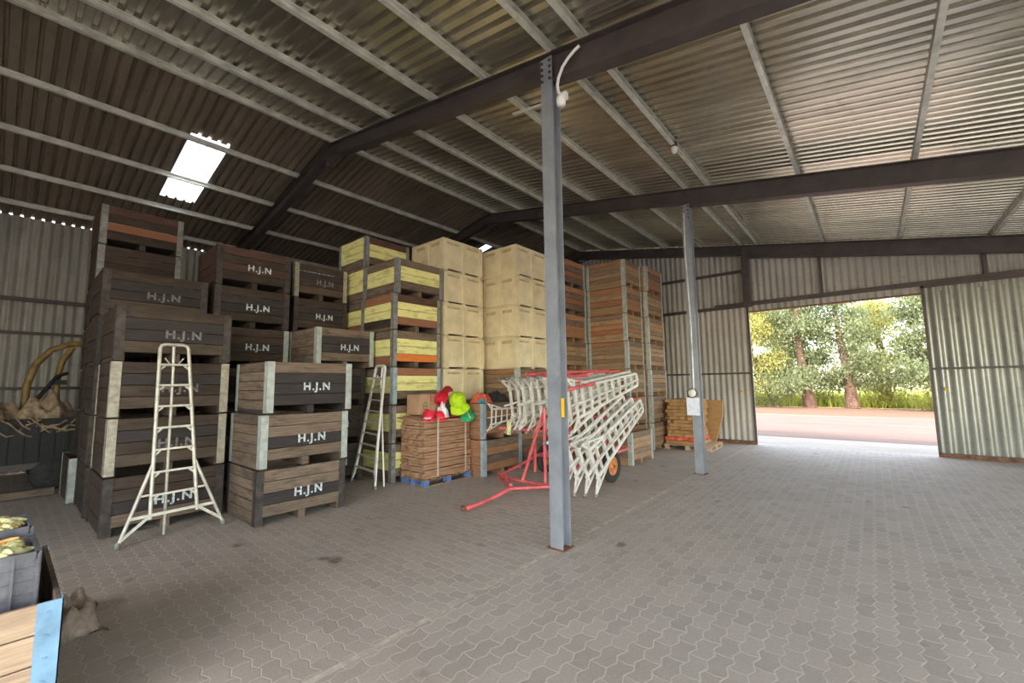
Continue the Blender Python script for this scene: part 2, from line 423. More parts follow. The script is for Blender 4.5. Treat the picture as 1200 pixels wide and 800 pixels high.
# notice, bulkhead lamp and cable on the far column
nt_ = tag(MB().box(-2.585, -2.365, 7.925, 7.931, 1.02, 1.33).build('notice_paper', M['paper']), 'bluish white notice sheet taped on the farther column', 'notice')
bl = tag(empty('bulkhead_lamp', (-2.475, 7.93, 1.41)), 'round cream bulkhead lamp above the notice sheet on the farther column', 'lamp')
mb = MB(); mb.lathe([(0,.012),(.09,.012),(.095,-.01),(.085,-.03)], axis='y', n=18); mb.build('lamp_base', M['post_grey'], bl)
mb = MB(); mb.lathe([(.07,-.03),(.06,-.05),(.03,-.06),(0,-.062)], axis='y', n=18); mb.build('lamp_globe', M['glass_lamp'], bl)
mb = MB(); mb.tube([(-2.45,7.93,1.46),(-2.44,7.93,2.6),(-2.47,7.93,4.0),(-2.46,7.93,4.72)], .014, 8)
tag(mb.build('conduit_pipe', M['galv']), 'thin bright conduit pipe running up the farther column', 'pipe')

# ------------------------------------------------------------------ floor
def plane(name, x0, x1, y0, y1, z, m):
    return MB().add([(x0,y0,z),(x1,y0,z),(x1,y1,z),(x0,y1,z)], [(0,1,2,3)]).build(name, m)
struct(plane('floor_east', -2.45, XE, YB-.3, YF+.25, 0, M['paver']))
struct(plane('floor_threshold', -2.45, XE, YF+.25, 14.6, 0, M['apron']))
struct(plane('floor_west', XL, -2.50, YB-.3, YF, 0, M['paver_cross']))
struct(plane('trim_floor_strip', -2.50, -2.45, YB-.3, YF, .0, M['concrete']))
struct(plane('floor_apron', -14, -2.45, YF, 14.6, 0, M['apron']))
struct(plane('ground_road', -60, 60, 14.6, 24.5, -.01, M['dirt']))
struct(plane('ground_soil', -60, 60, 24.5, 32, -.005, M['soil']))
struct(plane('ground_field', -90, 90, 32, 120, 0, M['grassland']))
struct(plane('ground_yard', -60, 60, -40, YB-.3, -.01, M['yard']))
struct(plane('ground_side', XE, 60, YB-.3, 14.6, -.01, M['yard']))
struct(plane('ground_west', -60, XL, YB-.3, 14.6, -.01, M['soil']))

# ------------------------------------------------------------------ walls (corrugated sheets)
def wall_y(name, x0, x1, z0, z1f, y, m, pitch=.145, depth=.030, parent=None):
    """sheet facing -y; z1f = number or function of x"""
    prof = profile(x1-x0, pitch, depth, wavy=True); vs = []
    f = z1f if callable(z1f) else (lambda x: z1f)
    for t, h in prof: vs += [(x0+t, y+h, z0), (x0+t, y+h, f(x0+t))]
    mb = MB().add(vs, [(2*i, 2*i+1, 2*i+3, 2*i+2) for i in range(len(prof)-1)])
    return mb.build(name, m, parent)
def wall_x(name, y0, y1, z0, z1, x, m, pitch=.145, depth=-.042):
    prof = profile(y1-y0, pitch, depth, wavy=True); vs = []
    for t, h in prof: vs += [(x+h, y0+t, z0), (x+h, y0+t, z1)]
    mb = MB().add(vs, [(2*i, 2*i+1, 2*i+3, 2*i+2) for i in range(len(prof)-1)])
    return mb.build(name, m)
DX0, DX1 = -2.36, .95                      # doorway
top = lambda x: rz(x)+PUR-.005
struct(wall_y('wall_far_west', XL, -3.4, 0, top, YF, M['wall']))
struct(wall_y('wall_far_lintel', -3.4, XE, 3.46, top, YF, M['wall']))
struct(wall_y('wall_far_east', 3.6, XE, 0, 3.46, YF, M['wall']))
struct(wall_x('wall_left', YB, YF, 0, rz(XL)+PUR-.002, XL, M['wall']))
struct(wall_x('wall_right', 8.02, YF, 0, rz(XE)+.1, XE, M['wall']))
struct(wall_y('wall_back_unseen', XL, -3.6, 0, top, YB, M['wall']))  # unseen partial wall, added and sized to keep daylight off the west side
# girts and studs
mb = MB(); mb.box(XL+.01, XL+.07, YB, YF, 3.38, 3.46); struct(mb.build('trim_girt', M['rafter']))
for z in (2.72, 1.62): mb = MB(); mb.box(XL+.01, XL+.06, YB, YF, z, z+.06); struct(mb.build('trim_girt', M['rafter']))
for z in (4.52, 3.58): mb = MB(); mb.box(XL, -2.45, YF-.07, YF-.005, z, z+.07); struct(mb.build('trim_girt', M['rafter']))
mb = MB(); mb.box(-3.2, XE, YF-.075, YF-.004, 3.60, 3.70); struct(mb.build('trim_lintel', M['rafter']))
for x in (-.78, 1.9, 4.3): mb = MB(); mb.box(x-.03, x+.03, YF-.07, YF-.005, 3.70, rz(x)-.02); struct(mb.build('trim_stud', M['rafter']))
mb = MB(); mb.box(-3.4, XE, YF+.03, YF+.2, 3.44, 3.6); struct(mb.build('trim_header_soffit', M['rust']))
# sliding doors
def sliding_door(name, x0, x1, y, pitch, m, railz=1.80):
    root = empty(name, (x0, y, 0)); root['kind'] = 'structure'
    o = wall_y('door_sheet', 0, x1-x0, .06, 3.60, 0, m, pitch, .05 if pitch > .16 else .026, root)
    mb = MB()
    for a, b, c, d in ((0, x1-x0, .03, .09), (0, x1-x0, 3.55, 3.62)): mb.box(a, b, -.03, -.002, c, d)
    for a in (0, x1-x0-.05): mb.box(a, a+.05, -.03, -.002, .03, 3.62)
    mb.box(0, x1-x0, -.025, -.002, railz, railz+.045)
    mb.build('door_frame', M['rafter'], root)
    mb = MB(); mb.box(0, x1-x0, -.035, -.003, .0, .07); mb.build('bottom_rail', M['rust'], root)
    return root
d1 = sliding_door('door_1', -5.0, -2.36, YF-.12, .145, M['wall'])
d2 = sliding_door('door_2', .93, 4.3, YF-.02, .19, M['door'])
mb = MB(); mb.lathe([(0,0),(.035,0),(.035,.01),(0,.01)], (2.36, -.04, 1.36), 'y', 12); mb.build('sticker', M['yellow_tag'], d1)
mb = MB(); mb.lathe([(0,0),(.03,0),(.03,.01),(0,.01)], (.22, -.04, 1.4), 'y', 12); mb.build('sticker', M['yellow_tag'], d2)

# ------------------------------------------------------------------ timber fruit bins
BW, BD, BH, PITCH = 1.08, 1.02, .632, .642
def make_bin(planks, sideplanks, post, stencil=None, w=BW, d=BD, sidew=None):
    """planks: materials of the front planks bottom to top; front face is +x; root at the floor, middle of the front edge"""
    root = empty('fruit_bin')
    n = len(planks); z0 = .10; ph = (BH-z0)/n
    def side(axis, pos, mats, zb):
        mb = MB(); ms = []; k = len(mats); hh = (BH-zb)/k
        for i, mm in enumerate(mats):
            if mm not in ms: ms.append(mm)
            a, b = zb+i*hh+.004, zb+(i+1)*hh-.004; j = random.uniform(-.004, .004)
            if axis == 'x': mb.box(pos-.02+j, pos+j, -w/2+.012, w/2-.012, a, b, ms.index(mm))
            else: mb.box(-d+.012, -.012, pos-.01+j, pos+.01+j, a, b, ms.index(mm))
        mb.build('side_panel', [M[q] for q in ms], root)
    side('x', -.006, planks, z0); side('x', -d+.026, planks, z0)
    side('y', -w/2+.016, sideplanks, .05); side('y', w/2-.016, sideplanks, .05)
    for sx, sy in ((0,-1),(0,1),(1,-1),(1,1)):
        mb = MB(); x = 0 if sx == 0 else -d; ix = -1 if sx == 0 else 1; y = sy*w/2
        t = .005; ww = .085
        mb.box(min(x, x+ix*t), max(x, x+ix*t), min(y, y-sy*ww), max(y, y-sy*ww), .015, BH)
        mb.box(min(x, x+ix*ww), max(x, x+ix*ww), min(y, y-sy*t), max(y, y-sy*t), .015, BH)
        for k in range(6):
            zz = .08+k*.1; mb.box(x-ix*.004-.002, x-ix*.004+.002, y-sy*.05-.006, y-sy*.05+.006, zz, zz+.012)
        mb.build('corner_post', M[post], root)
    base = {'yellow':'wood_brown','plank_orange':'wood_brown','plank_rust':'wood_brown'}.get(planks[0], planks[0])
    for y in (-w/2+.06, 0, w/2-.06):
        MB().box(-d+.03, -.03, y-.04, y+.04, 0, z0-.004).build('skid', M[base], root)
    mb = MB(); m_ = 6
    for k in range(m_):
        a = -d+.03+k*(d-.06)/m_; mb.box(a, a+(d-.06)/m_-.01, -w/2+.03, w/2-.03, z0, z0+.018)
    mb.build('bin_floor', M[base], root)
    if stencil:
        me = stencil_mesh(stencil)
        o = bpy.data.objects.new('stencil_lettering', me); COL.objects.link(o); o.parent = root
        o.rotation_euler = (PI/2, 0, PI/2); o.location = (.0035, .06, z0+(BH-z0)*.42)
        o['label'] = 'H.J.N in stencilled paint'
    return root
_st = {}
def stencil_mesh(k):
    if k not in _st: _st[k] = text_mesh('H.J.N', .135, .0012, .034, M[k], 1.2)
    return _st[k]
KINDS = {
 'dark':      (['wood_dim','band','band','wood_dark'], ['wood_dark']*4, 'post_dark', 'stencil_faded'),
 'dark2':     (['wood_dark','band','band','wood_dark'], ['wood_dark']*4, 'post_dark', 'stencil'),
 'darkpale':  (['wood_dim','wood_dark','band','wood_dark'], ['wood_dark']*4, 'post_cream', 'stencil_faded'),
 'darkpale2': (['wood_dark','band','wood_dark','wood_dark'], ['wood_dark']*4, 'post_pale', 'stencil'),
 'redtop':    (['wood_dark','plank_rust','wood_dark','wood_darkred'], ['wood_darkred']*4, 'post_grey', None),
 'plainpale': (['wood_dark']*4, ['wood_dark']*4, 'post_grey', None),
 'reddark':   (['wood_dark','wood_darkred','wood_dark','wood_darkred'], ['wood_darkred']*4, 'post_dark', 'stencil'),
 'bottom':    (['wood_brown','band','wood_dark','wood_dark'], ['wood_dark']*4, 'post_dark', 'stencil'),
 'brownpale': (['wood_brown','band','wood_brown','wood_brown'], ['wood_brown']*5, 'post_pale', 'stencil'),
 'browntop':  (['band','band','band','wood_brown'], ['wood_brown']*5, 'post_pale', 'stencil'),
 'brownband': (['wood_brown','band','band','wood_brown'], ['wood_brown']*4, 'post_pale', 'stencil'),
 'brownlow':  (['wood_brown','band','wood_brown','wood_brown'], ['wood_brown']*5, 'post_dark', 'stencil'),
 'yellow':    (['wood_brown','yellow','yellow','wood_brown'], ['wood_brown','yellow','yellow','wood_brown'], 'post_grey', None),
 'yellow_r':  (['plank_rust','yellow','yellow','wood_darkred'], ['wood_dark','yellow','yellow','plank_rust'], 'post_grey', None),
 'yellow_o':  (['plank_orange','yellow','yellow','wood_brown'], ['plank_rust','yellow','yellow','wood_brown'], 'post_grey', None),
 'yellow_l':  (['wood_brown','yellow','yellow','plank_rust'], ['wood_brown','yellow','yellow','wood_brown'], 'post_bluegrey', None),
 'yellow_t':  (['wood_brown','yellow','yellow','wood_darkred'], ['wood_brown','yellow','yellow','yellow'], 'post_grey', None),
 'orange':    (['wood_brown','plank_rust','wood_brown','wood_orange'], ['wood_orange']*4, 'post_pale', None),
 'orange2':   (['wood_orange','wood_orange','wood_brown','wood_orange'], ['wood_tan','wood_orange','wood_tan','wood_orange'], 'post_pale', None),
 'lowpair':   (['wood_orange','wood_brown','wood_orange','wood_brown'], ['wood_orange']*4, 'post_bluegrey', None),
 'tan':       (['wood_tan','wood_brown2','wood_tan','wood_tan','wood_brown2'], ['wood_tan','wood_brown2','wood_tan','wood_brown2','wood_tan','wood_orange'], 'post_pale', None),
 'tanred':    (['wood_tan','wood_orange','wood_brown2','wood_tan','wood_tan'], ['wood_tan','plank_rust','wood_orange','wood_tan','wood_brown2'], 'post_pale', None),
}
_kb = {}
def bin_of(kind):
    if kind not in _kb: _kb[kind] = make_bin(*KINDS[kind]); return _kb[kind]
    return copy_tree(_kb[kind])
LOOK = {'dark':'dark wooden fruit bin','dark2':'near-black wooden fruit bin','darkpale':'dark fruit bin with cream corners','darkpale2':'dark fruit bin with pale corners',
 'redtop':'dark fruit bin with one rusty red plank','plainpale':'dark plain fruit bin with grey corners','reddark':'dark reddish wooden fruit bin','bottom':'dark stencilled fruit bin','brownpale':'brown stencilled bin with pale corners',
 'browntop':'brown stencilled bin with pale corners','brownband':'brown stencilled bin with pale corners','brownlow':'brown stencilled bin with dark corners',
 'yellow':'yellow-banded fruit bin','yellow_r':'yellow-banded fruit bin','yellow_o':'yellow-banded fruit bin with orange plank','yellow_l':'yellow-banded fruit bin with rust plank','yellow_t':'yellow-banded fruit bin',
 'orange':'orange-brown fruit bin','orange2':'orange-brown fruit bin','lowpair':'orange-brown fruit bin with blue-grey posts','tan':'tan wooden fruit bin','tanred':'tan fruit bin with reddish planks'}
ORD = ['bottom one','second from floor','third from floor','fourth from floor','fifth from floor','sixth from floor','topmost seventh']
def stack(x, y0, y1, kinds, where, group, jit=.013, offs=None, dz=PITCH):
    y = (y0+y1)/2
    for i, k in enumerate(kinds):
        if k is None: continue
        b = bin_of(k); ox, oy = (offs or {}).get(i, (0,0))
        b.location = (x+ox+random.uniform(-jit, jit), y+oy+random.uniform(-jit, jit), i*dz + .0)
        b.scale = (.86 if k == 'lowpair' else 1, (y1-y0)/BW, 1)
        b.rotation_euler = (0,0,random.uniform(-.008,.008))
        tag(b, f"{LOOK[k]}, {ORD[i]} in {where}", 'fruit bin', group)
stack(-6.45, .76, 1.90, ['bottom','darkpale','darkpale','dark'], 'stack behind wide-footed ladder', 'bins behind the wide-footed ladder', .005)
stack(-7.62, .74, 1.92, ['dark2','dark','dark','dark','dark'], 'row behind that ladder stack', 'second row of dark bins', .01)
stack(-8.95, .80, 1.84, ['darkpale2','dark','dark','dark','dark','plainpale','redtop'], 'rearmost stack near machine', 'rearmost dark bins', .01, {0:(.15,-.12)})
stack(-5.52, 1.96, 3.05, ['brownlow','brownpale','browntop'], 'forward stencilled stack', 'forward stack of stencilled bins', .004, {1:(0,.02), 2:(-.0,.06)})
stack(-7.6, 2.0, 3.10, ['dark','dark','dark','darkpale2','dark2','reddark'], 'stack behind forward stencilled stack', 'dark bins behind the forward stack')
stack(-6.68, 3.14, 4.16, ['dark2','dark2','dark2','brownband'], 'stack behind slim ladder', 'bins behind the slim ladder', .008, {0:(-.27,0),1:(-.27,.0),2:(-.25,0)})
stack(-7.75, 3.22, 4.22, ['dark','dark','dark','dark2','dark2','darkpale'], 'tall stack left of yellow bins', 'dark bins beside the yellow bins', .01, {0:(-.28,0),1:(-.28,0),2:(-.27,0)})
stack(-6.19, 4.23, 5.27, ['yellow','yellow','yellow_l','yellow_o','yellow_r','yellow'], 'front yellow stack', 'front stack of yellow-banded bins', .006, {5:(0,.05)})
stack(-7.24, 4.30, 5.30, ['yellow','yellow','yellow','yellow_l','yellow_o','yellow_t','yellow_t'], 'rear yellow stack', 'rear stack of yellow-banded bins')
stack(-5.42, 6.62, 7.70, ['orange','orange2','tan'], 'stack under plastic bins', 'wooden bins under the plastic bins')
stack(-5.2, 7.95, 9.02, ['orange2','tan','orange','tan','orange2','orange','orange'], 'stack behind near column', 'orange bins behind the column')
stack(-4.22, 9.12, 10.02, ['tan','tanred','tan','tan','tanred','orange2','tan'], 'tall near tan stack', 'near tall tan stack')
stack(-4.1, 10.07, 11.1, ['tan','tan','tan','tan','tan','tan','orange2'], 'tall tan stack by door', 'tall tan stack by the door')
stack(-5.27, 9.12, 10.15, ['tan','orange','tan','tan','orange','tan','orange'], 'hidden stack beside tall tan', 'tan stack further in')
stack(-5.27, 5.46, 6.52, ['lowpair','lowpair'], 'low pair behind coloured caps', 'low pair of bins behind the ladders', .004)
stack(-3.65, 7.93, 8.95, ['tan'], 'single low place right of wheel', 'low bin by the trailer')
# near bin with plank sides and light blue corner
KINDS['near'] = (['wood_pine']*4, ['wood_brown']*4, 'post_blue', None)
nb = make_bin(*KINDS['near'], w=1.14, d=1.10); nb.location = (-2.985, -.315, 0)
tag(nb, 'open pine fruit bin with a light blue corner post, holding plastic crates', 'fruit bin')

# ------------------------------------------------------------------ cream plastic bins
def make_cream():
    root = empty('plastic_bin'); w, d, h, z0 = 1.1, 1.0, .632, .03
    mb = MB()
    mb.box(-.035, -.02, -w/2+.02, w/2-.02, z0, h-.02); mb.box(-d+.02, -d+.035, -w/2+.02, w/2-.02, z0, h-.02)
    mb.box(-d+.02, -.02, -w/2+.02, -w/2+.035, z0, h-.02); mb.box(-d+.02, -.02, w/2-.035, w/2-.02, z0, h-.02)
    mb.box(-d+.02, -.02, -w/2+.02, w/2-.02, z0, z0+.02)
    mb.build('bin_body', M['cream'], root)
    mb = MB()   # ribs, corner pillars and lower beam
    for y in (-w/2+.045, w/2-.045):
        for x in (-.045, -d+.045): mb.box(x-.045, x+.045, y-.045, y+.045, .018, h-.02)
    for y in (-.01,): mb.box(-.024, .004, y-.025, y+.025, z0, h-.03); mb.box(-d, -d+.024, y-.025, y+.025, z0, h-.03)
    for x in (-d*.5,):
        mb.box(x-.025, x+.025, -w/2, -w/2+.024, z0, h-.03); mb.box(x-.025, x+.025, w/2-.024, w/2, z0, h-.03)
    for sx in (0, 1):
        x = -.012 if sx == 0 else -d+.012
        mb.box(x-.012, x+.012, -w/2+.08, w/2-.08, z0, z0+.05)
    for sy in (-1, 1): mb.box(-d+.08, -.08, sy*(w/2-.012)-.012, sy*(w/2-.012)+.012, z0, z0+.05)
    mb.build('rib', M['cream'], root)
    mb = MB()
    mb.box(-.03, 0, -w/2, w/2, h-.04, h); mb.box(-d, -d+.03, -w/2, w/2, h-.04, h)
    mb.box(-d+.03, -.03, -w/2, -w/2+.03, h-.04, h); mb.box(-d+.03, -.03, w/2-.03, w/2, h-.04, h)
    mb.build('rim', M['cream'], root)
    for y in (-w*.25, w*.25): MB().box(-.0212, -.019, y-.17, y+.17, h-.10, h-.06).build('hand_slot', M['cream_recess_shade'], root)
    for x in (-d*.27, -d*.73): MB().box(x-.13, x+.13, -w/2+.0188, -w/2+.0212, h-.12, h-.055).build('hand_slot', M['cream_recess_shade'], root)
    for y in (-w/2+.08, 0, w/2-.08): MB().box(-d+.05, -.01, y-.05, y+.05, 0, z0).build('skid', M['cream'], root)
    return root
cr = None
def cream_stack(x, y0, y1, levels, where, group, extra=()):
    global cr
    for i in levels:
        if cr is None: cr = b = make_cream()
        else: b = copy_tree(cr)
        b.location = (x+random.uniform(-.01,.01), (y0+y1)/2+random.uniform(-.01,.01), i*PITCH)
        if i == 6 and extra: b.location.y += extra[0]
        b.scale = (1, (y1-y0)/1.1, 1)
        tag(b, f"cream plastic fruit bin, {ORD[i]} in {where}", 'plastic bin', group)
cream_stack(-6.2, 5.36, 6.44, range(7), 'stack beside the yellow-banded bins', 'cream bins next to the yellow bins', (-.02,))
cream_stack(-5.42, 6.60, 7.72, range(3, 7), 'stack just behind the near column', 'cream bins at the near column')

# ------------------------------------------------------------------ orchard ladders
def make_ladder(matname='alu_cream', nr=7, Lh=2.14, topw=.26, leg=True, bw=.22, fw=.47, rr=.02, legx=0.):
    """wide-footed tripod ladder standing in its own xz plane: x across, z along; foot tips at z=0"""
    root = empty('orchard_ladder'); m = M[matname]; hb = .27   # height of base bar
    tw = topw/2                          # half widths at the base bar, top, foot tips
    half = lambda z: bw + (tw-bw)*(z-hb)/(Lh-hb)
    mb = MB()
    for s in (-1, 1): mb.tube([(s*half(hb-.04), 0, hb-.04), (s*half(Lh-.05), 0, Lh-.05), (s*(tw-.012), 0, Lh-.015), (s*(tw-.05), 0, Lh)], rr, 8)
    mb.tube([(-(tw-.05), 0, Lh), (tw-.05, 0, Lh)], rr, 8)
    mb.build('side_rail', m, root)
    for k in range(nr):
        z = hb + .20 + k*(Lh-hb-.28-.02)/(nr-.4)
        if z > Lh-.12: continue
        hw = half(z)
        mb = MB(); mb.bar((-hw, 0, z), (hw, 0, z), .045, .022, (0,0,1))
        for s in (-1, 1): mb.bar((s*(hw-.055), 0, z-.01), (s*hw, 0, z-.06), .02, .012, (0,1,0))
        mb.build('rung', m, root)
    for s in (-1, 1):
        mb = MB(); mb.tube([(s*fw, 0, .02), (s*half(.75), 0, .80)], .018, 8)
        mb.bar((s*half(.48), 0, .48), (s*(fw+(half(.8)-fw)*.56), 0, .48), .02); mb.build('flared_leg', m, root)
        mb = MB(); mb.bar((s*(bw+.0), 0, hb), (s*(fw-.02), 0, .08), .028); mb.build('gusset', m, root)
        mb = MB(); mb.lathe([(0,0),(.026,0),(.026,.06),(.02,.07)], (s*fw, 0, 0), n=8); mb.build('foot', M['post_grey'], root)
    mb = MB(); k = fw+(half(.8)-fw)*(hb/.8)
    mb.bar((-k, 0, hb), (k, 0, hb), .045, .03); mb.build('base_bar', m, root)
    if leg:
        mb = MB(); mb.tube([(0, .03, Lh+.0), (0, .05, Lh-.3), (legx, leg, .03)], .016, 8); mb.build('prop_leg', m, root)
        for s in (-1, 1): MB().tube([(s*.09, .01, Lh-.16), (s*.03, .03, Lh-.24)], .008, 6).build('hinge_stay', m, root)
    return root
def place(root, origin, xdir, zdir, scale=1.):
    z = Vector(zdir).normalized(); x = Vector(xdir); x = (x - z*x.dot(z)).normalized(); y = z.cross(x)
    R = Matrix((x, y, z)).transposed().to_4x4()
    root.matrix_world = Matrix.Translation(Vector(origin)) @ R @ Matrix.Scale(scale, 4)
    return root
l1 = make_ladder('alu_cream', 7, 2.14, .27, .16, .21, .47, .02, -.05)
place(l1, (-5.965, 1.32, .0), (-.07, .94, 0), (-.30, -.045, 2.1))
tag(l1, 'wide-footed aluminium tripod ladder leaning on the dark bins, the frontmost ladder', 'ladder')
l2 = make_ladder('alu_bright', 8, 1.96, .27, .20, .30, .37, .026, .30)
place(l2, (-6.44, 3.865, .0), (.74, -.02, 0), (.10, .23, 1.95))
tag(l2, 'slim aluminium tripod ladder standing between the dark bins and the yellow bins', 'ladder')

# ladders on the trailer
lt = make_ladder('alu_bright', 8, 2.62, .24, .05, .24, .44, .030)
uses = [lt]
def another():
    if uses: return uses.pop()
    return copy_tree(lt)
# upper tier: on edge over the rack arms, base ends toward the hitch
for i in range(9):
    x = -3.28 - i*.125
    o = another(); s = .90
    yb = (5.08 if i < 2 else 4.86 + random.uniform(-.10, .10)); zb = 1.30 + random.uniform(-.02, .02)
    fl_ = -1 if i % 2 else 1
    place(o, (x, yb, zb), (random.uniform(-.04,.04), .12, fl_), (random.uniform(-.04,.04), 2.5, .40 + random.uniform(-.03,.03)), s)
    if i == 0: tag(o, 'outermost ladder lying on edge in the upper tier of the red trailer', 'ladder', 'ladders lying on the red trailer')
    else: tag(o, 'aluminium orchard ladder bundled in the upper tier on the red trailer', 'ladder', 'ladders lying on the red trailer')
for i in range(4):
    x = -2.98 - i*.085
    o = another()
    place(o, (x, 5.05 - i*.14, .44 + .02*i), (-.10, -.24, 1), (-.10, 2.1, .80 + .02*i), .84)
    if i == 0: tag(o, 'outermost slanting ladder hung low beside the orange trailer wheel', 'ladder', 'ladders hung low on the red trailer')
    else: tag(o, 'slanting ladder hung low behind the outermost one, feet near the floor', 'ladder', 'ladders hung low on the red trailer')
o = another(); place(o, (-4.58, 4.80, 1.10), (.1, .1, 1), (.0, 2.5, .1), .5)
tag(o, 'small ladder end poking out lowest at the hitch end of the bundle', 'ladder', 'ladders lying on the red trailer')

# ------------------------------------------------------------------ red trailer
tr = tag(empty('ladder_trailer', (-4.0, 5.0, 0)), 'faded red steel tube trailer loaded with aluminium ladders, behind the near column', 'trailer')
def T(pts, r=.022): 
    return [(p[0]+4.0, p[1]-5.0, p[2]) for p in pts]
mb = MB(); mb.tube(T([(-4.04,3.98,.06),(-3.98,4.25,.10),(-3.95,4.62,.17)]), .028, 8); mb.tube(T([(-4.06,3.88,.05),(-4.04,3.98,.06)]), .034, 8)
mb.build('drawbar', M['red'], tr)
mb = MB(); mb.lathe([(.0,0),(.035,0),(.035,.05),(0,.05)], (-.07,-1.15,.03), n=10); mb.build('hitch_coupling', M['rust'], tr)
mb = MB()
for pts in ([(-3.95,4.6,.17),(-4.5,5.0,.2)], [(-3.95,4.6,.17),(-3.5,4.95,.2)], [(-4.5,5.0,.2),(-3.5,4.95,.2)], [(-4.5,5.0,.2),(-4.4,5.9,.42)], [(-3.5,4.95,.2),(-3.55,5.9,.36)],
            [(-4.45,5.05,.27),(-3.97,4.66,.21)], [(-4.4,5.9,.42),(-4.4,7.5,.42)], [(-3.55,5.9,.36),(-3.55,7.5,.40)], [(-4.4,7.5,.42),(-3.55,7.5,.42)], [(-4.4,5.9,.42),(-3.55,5.9,.38)]):
    mb.tube(T(pts), .024, 8)
mb.build('chassis', M['red'], tr)
for pts in ([(-4.02,4.98,.2),(-3.80,5.0,.8),(-3.62,5.02,1.25)], [(-3.62,5.0,.2),(-3.62,5.0,1.25)], [(-3.95,7.4,.4),(-3.95,7.4,1.8)], [(-3.95,6.2,.4),(-3.95,6.2,1.8)], [(-3.95,5.2,.3),(-3.95,5.2,1.0)]):
    mb = MB(); mb.tube(T(pts), .024, 8); mb.build('upright', M['red'], tr)
for y, z in ((5.03,.93),(6.2,1.06),(7.4,1.30),(5.6,1.72),(6.6,1.80)):
    mb = MB(); mb.tube(T([(-4.5,y,z),(-3.22,y,z)]), .022, 8); mb.build('cross_arm', M['red'], tr)
mb = MB(); mb.tube(T([(-3.95,5.03,1.75),(-3.95,7.6,1.86)]), .024, 8); mb.tube(T([(-3.55,5.25,1.66),(-3.24,5.4,1.64)]), .026, 8); mb.tube(T([(-3.25,5.05,1.52),(-3.22,5.75,1.60)]), .026, 8); mb.build('top_rail', M['red'], tr)
mb = MB(); mb.tube(T([(-4.65,6.48,.26),(-3.35,6.48,.26)]), .025, 8); mb.build('axle', M['rust'], tr)
for x, s in ((-3.36, 1), (-4.66, -1)):
    w = empty('wheel', (x+4.0, 1.48, .265), parent=tr)
    prof = []
    for k in range(13):
        a = 2*PI*k/12; prof.append((.208+.058*math.cos(a), .055*math.sin(a)))
    MB().lathe(prof, axis='x', n=32).build('tyre', M['tyre'], w)
    MB().lathe([(.155,-.03),(.155,.03),(.14,.032),(.12,.012),(.05,.02),(.04,.045),(0,.045)] if s > 0 else [(.155,.03),(.155,-.03),(.14,-.032),(.12,-.012),(.05,-.02),(.04,-.045),(0,-.045)], axis='x', n=24).build('wheel_rim', M['rim'], w)
    MB().lathe([(0,.05*s),(.02,.05*s),(.02,.06*s),(0,.06*s)], axis='x', n=8).build('hub_bolt', M['rust'], w)
# yellow rope tie on the ladders
mb = MB(); mb.box(-4.24,-4.18,4.90,4.93,.86,1.06); tag(mb.build('yellow_strap', M['husk']), 'short yellow strap hanging at the hitch end of the ladder bundle', 'strap')

# ------------------------------------------------------------------ pallets and cardboard
def make_pallet(name, cx, cy, w, d, blockm, label, rz_=0., deckm='wood_tan'):
    root = tag(empty(name, (cx, cy, 0), rz_), label, 'pallet')
    for x in (-w/2+.06, 0, w/2-.06):
        for y in (-d/2+.06, 0, d/2-.06): MB().box(x-.05, x+.05, y-.05, y+.05, .012, .09).build('block', M[blockm], root)
        MB().box(x-.05, x+.05, -d/2, d/2, 0, .012).build('bottom_board', M[deckm], root)
    mb = MB(); n = 7
    for k in range(n):
        a = -d/2 + k*(d-.09)/(n-1); mb.box(-w/2, w/2, a, a+.09, .10, .118, jit=.002)
    for x in (-w/2+.06, 0, w/2-.06): mb.box(x-.05, x+.05, -d/2, d/2, .09, .10)
    mb.build('deck', M[deckm], root)
    return root
make_pallet('pallet', -5.84, 4.905, .64, 1.05, 'pallet_blue', 'blue-blocked wooden pallet under the sagging stack of flattened cartons')
def sheet_layer(w, d, z, t, seed, sag=0., m='card', rag=.02):
    rnd = random.Random(seed); mb = MB(); nx = ny = 8
    ph = rnd.uniform(0, 6)
    def P(i, j, top):
        x = -w/2 + w*i/nx; y = -d/2 + d*j/ny
        if i in (0, nx): x += rnd2[(i, j)]
        if j in (0, ny): y += rnd2[(j, i, 1)]
        e = (j/ny); zz = z + (t if top else 0) + .003*math.sin(ph + 5*x + 3*y) - sag*max(0, .32-e)**1.3*2.2*(.5+.5*math.sin(2.2*i/nx+.6))
        return (x, y, zz)
    rnd2 = {}
    for i in range(nx+1):
        for j in range(ny+1): rnd2[(i, j)] = rnd.uniform(-rag, rag); rnd2[(j, i, 1)] = rnd.uniform(-rag, rag)
    top = [P(i, j, True) for i in range(nx+1) for j in range(ny+1)]; bot = [P(i, j, False) for i in range(nx+1) for j in range(ny+1)]
    n = (nx+1)*(ny+1); idx = lambda i, j: i*(ny+1)+j; fs = []
    for i in range(nx):
        for j in range(ny):
            fs.append((idx(i,j), idx(i+1,j), idx(i+1,j+1), idx(i,j+1))); fs.append(tuple(n+q for q in (idx(i,j), idx(i,j+1), idx(i+1,j+1), idx(i+1,j))))
    for i in range(nx):
        for j in (0, ny): fs.append((idx(i,j), idx(i+1,j), n+idx(i+1,j), n+idx(i,j)))
    for j in range(ny):
        for i in (0, nx): fs.append((idx(i,j), idx(i,j+1), n+idx(i,j+1), n+idx(i,j)))
    mb.add(top+bot, fs); return mb
ns = 20
